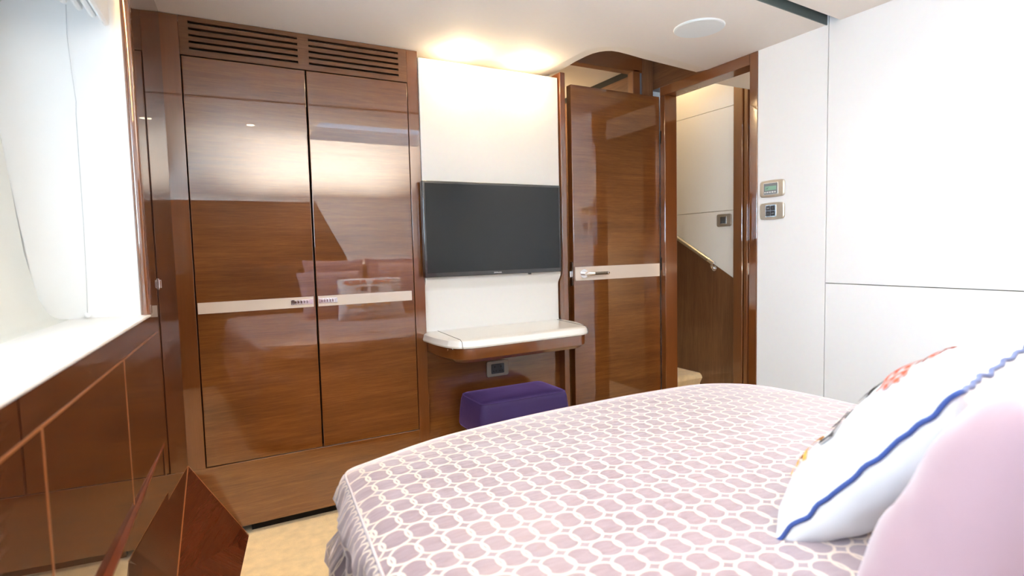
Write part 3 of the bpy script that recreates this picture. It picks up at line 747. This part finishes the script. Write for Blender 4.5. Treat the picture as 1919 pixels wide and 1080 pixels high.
# gathered skirt
import mathutils
def nrm(i):
    t_ = (OL[(i+2) % n]-OL[i-2]).normalized(); return Vector((t_.y, -t_.x))
sgn = 1
pm = OL[0]; nn = nrm(0)
if (pm+nn*0.05-cen).length < (pm-cen).length: sgn = -1
DR = [0, 0.006, 0.02, 0.045, 0.08, 0.12, 0.16, 0.20, 0.24, 0.28, 0.32, 0.36, 0.40, 0.44, 0.48, 0.52, 0.55]
prevR = rings[-1]
zt = [v.co.z for v in rings[-1]]
for k, dp in enumerate(DR[1:], 1):
    R_ = []
    for i in range(n):
        s = LEN*i/n; N_ = nrm(i)*sgn; p = OL[i]
        ruf = mathutils.noise.noise((s*16, dp*8, 1.3))*0.026 + mathutils.noise.noise((s*42, dp*7, 4.1))*0.014
        sag = 0.016*math.sin(dp*42 + 3*mathutils.noise.noise((s*2.2, 0.3, 7)))
        o_ = 0.007 + 0.055*(min(dp, 0.30)/0.30)**0.7 + (ruf + sag)*min(1, dp/0.06)
        q = p+N_*o_; dzz = mathutils.noise.noise((s*16, dp*9, 9))*0.012*min(1, dp/0.05)
        R_.append(bm.verts.new((q.x, q.y, zt[i]-dp+dzz)))
    for i in range(n):
        j = (i+1) % n; s0 = LEN*i/n*1.75; s1 = LEN*(i+1)/n*1.75
        face((prevR[i], R_[i], R_[j], prevR[j]), ((s0, -DR[k-1]), (s0, -dp), (s1, -dp), (s1, -DR[k-1])))
    prevR = R_
sp_ = obj('bedspread', bm, RING, bd, smooth=True, uv=False)
bm = BM(); tube(bm, [(p.x+nrm(i).x*sgn*0.001, p.y+nrm(i).y*sgn*0.001, zt[i]+0.001) for i, p in enumerate(OL)], 0.0030, 6, closed=True)
obj('piping', bm, mat('cream_cord', (0.60, 0.50, 0.48), 0.7), sp_, smooth=True)
bm = BM(); loft(bm, [(cen.x+(p.x-cen.x)*0.93, cen.y+(p.y-cen.y)*0.95) for p in OL[::6]], 0.03, [(cen.x+(p.x-cen.x)*0.95, cen.y+(p.y-cen.y)*0.96) for p in OL[::6]], 0.55)
obj('mattress', bm, COT, bd)
bm = BM(); box(bm, 0.18, 1.72, -0.527, -0.505, 0.0, 1.0)  # raised as a lip that hides the added uplight from reflections
tag(obj('headboard', bm, W_D, bevel=0.006, seg=3), 'glossy dark walnut headboard board standing behind the plum cushions', 'headboard')

# ------------------------------------------------------------------ cushions
def cushion(name, label, w_, h_, t_, center, R, U, m, piping=None, group=None, puff=0.08, seed=0):
    R = Vector(R).normalized(); U = Vector(U); U = (U-R*U.dot(R)).normalized(); Nn = R.cross(U)
    cc = Vector(center)
    root = thing(name, label, 'cushion', cc+U*(-h_/2), group)
    def surf(u, v, side):
        x = w_/2*u*(1-puff*(1-v*v)*abs(u)**1.5); y = h_/2*v*(1-puff*(1-u*u)*abs(v)**1.5)
        e = max(0.0, (1-u**4))**0.55*max(0.0, (1-v**4))**0.55
        nz = mathutils.noise.noise((u*2.2+seed, v*2.2, seed*3.1))*0.10 + mathutils.noise.noise((u*5+seed, v*5, seed*1.7))*0.035
        edge_w = mathutils.noise.noise((u*6, v*6, seed))*0.006*(1-e)
        z = side*t_*e*(1+nz) + edge_w
        return x, y, z
    def W(x, y, z): return cc+R*x+U*y+Nn*z
    N = 56
    bm = BM(); grid = {}
    for side in (1, -1):
        for i in range(N+1):
            for j in range(N+1):
                if side == -1 and (i in (0, N) or j in (0, N)): grid[(side, i, j)] = grid[(1, i, j)]; continue
                # cluster samples near the edges
                u = math.sin((i/N-0.5)*PI); v = math.sin((j/N-0.5)*PI)
                grid[(side, i, j)] = bm.verts.new(W(*surf(u, v, side)))
        for i in range(N):
            for j in range(N):
                q = [grid[(side, i, j)], grid[(side, i+1, j)], grid[(side, i+1, j+1)], grid[(side, i, j+1)]]
                bm.faces.new(q if side == 1 else q[::-1])
    cov = obj('cover', bm, m, root, smooth=True)
    if piping:
        ring = []
        for i in range(N): ring.append((i, 0))
        for j in range(N): ring.append((N, j))
        for i in range(N, 0, -1): ring.append((i, N))
        for j in range(N, 0, -1): ring.append((0, j))
        pts = []
        for i, j in ring:
            u = math.sin((i/N-0.5)*PI); v = math.sin((j/N-0.5)*PI); x, y, z = surf(u, v, 1)
            p = W(x*1.006, y*1.006, z)
            if not pts or (p-pts[-1]).length > 0.004: pts.append(p)
        obj('piping', tube(BM(), pts, 0.0040, 8, closed=True), piping, cov, smooth=True)
    return root, cov, surf, W
root, cov, surf, W = cushion('cushion', 'white cushion with navy piping and red, black and orange lettering', 0.50, 0.385, 0.080,
                             (1.077, 0.522, 0.750), (-0.982, -0.19, 0), (0.035, -0.24, 0.30), COTW, NAVY, seed=2, puff=0.05)
def on_c(cx, cy, size, sx=1.0):
    def f(x, y):
        X, Y = cx+x*sx, cy+y
        u, v = X/0.25, Y/0.1925
        for _ in range(6):
            a_ = surf(u, v, 1); u = max(-1, min(1, u+(X-a_[0])/0.25)); v = max(-1, min(1, v+(Y-a_[1])/0.1925))
        z = surf(u, v, 1)[2]
        e_ = 0.01
        P0 = W(*surf(u, v, 1)); Pu = W(*surf(min(1, u+e_), v, 1))-W(*surf(max(-1, u-e_), v, 1)); Pv = W(*surf(u, min(1, v+e_), 1))-W(*surf(u, max(-1, v-e_), 1))
        return P0+Pu.cross(Pv).normalized()*0.0045
    return f
for s, cy, m_, sz, sx in (('THE REEF', 0.118, TRED, 0.062, 1.28), ('IS MY', 0.040, TBLK, 0.062, 1.2), ('HAPPY', -0.036, TBLK, 0.062, 1.75), ('PLACE', -0.110, TORG, 0.062, 1.85)):
    for wd, cx_ in ((('THE', -0.110), ('REEF', 0.088)) if s == 'THE REEF' else (('IS', -0.05), ('MY', 0.05)) if s == 'IS MY' else ((s, 0.0),)):
        text_obj('lettering', wd, sz, m_, cov, on_c(cx_+0.022, cy*0.9, sz, sx), sub=3, bold=0.0014)
cushion('cushion', 'large pale pink cushion nearest the camera at the right edge', 0.50, 0.42, 0.10, (0.855, 0.25, 0.768), (-1, 0.10, 0), (0.0, -0.42, 0.90), PINK, seed=5, puff=0.07)
cushion('cushion', 'pink cushion leaning behind the white lettered one, towards the white wall', 0.48, 0.46, 0.08, (1.47, 0.22, 0.815), (-1, -0.05, 0), (0, -0.45, 0.88), PINK, seed=8)
cushion('cushion', 'plum cushion standing against the headboard on the window side', 0.50, 0.46, 0.07, (0.95, -0.12, 0.835), (-1, 0.0, 0), (0, -0.30, 0.95), PLUM, seed=11)
cushion('cushion', 'plum cushion standing against the headboard on the white wall side', 0.50, 0.46, 0.07, (1.46, -0.12, 0.84), (-1, 0.0, 0), (0, -0.30, 0.95), PLUM, seed=13)
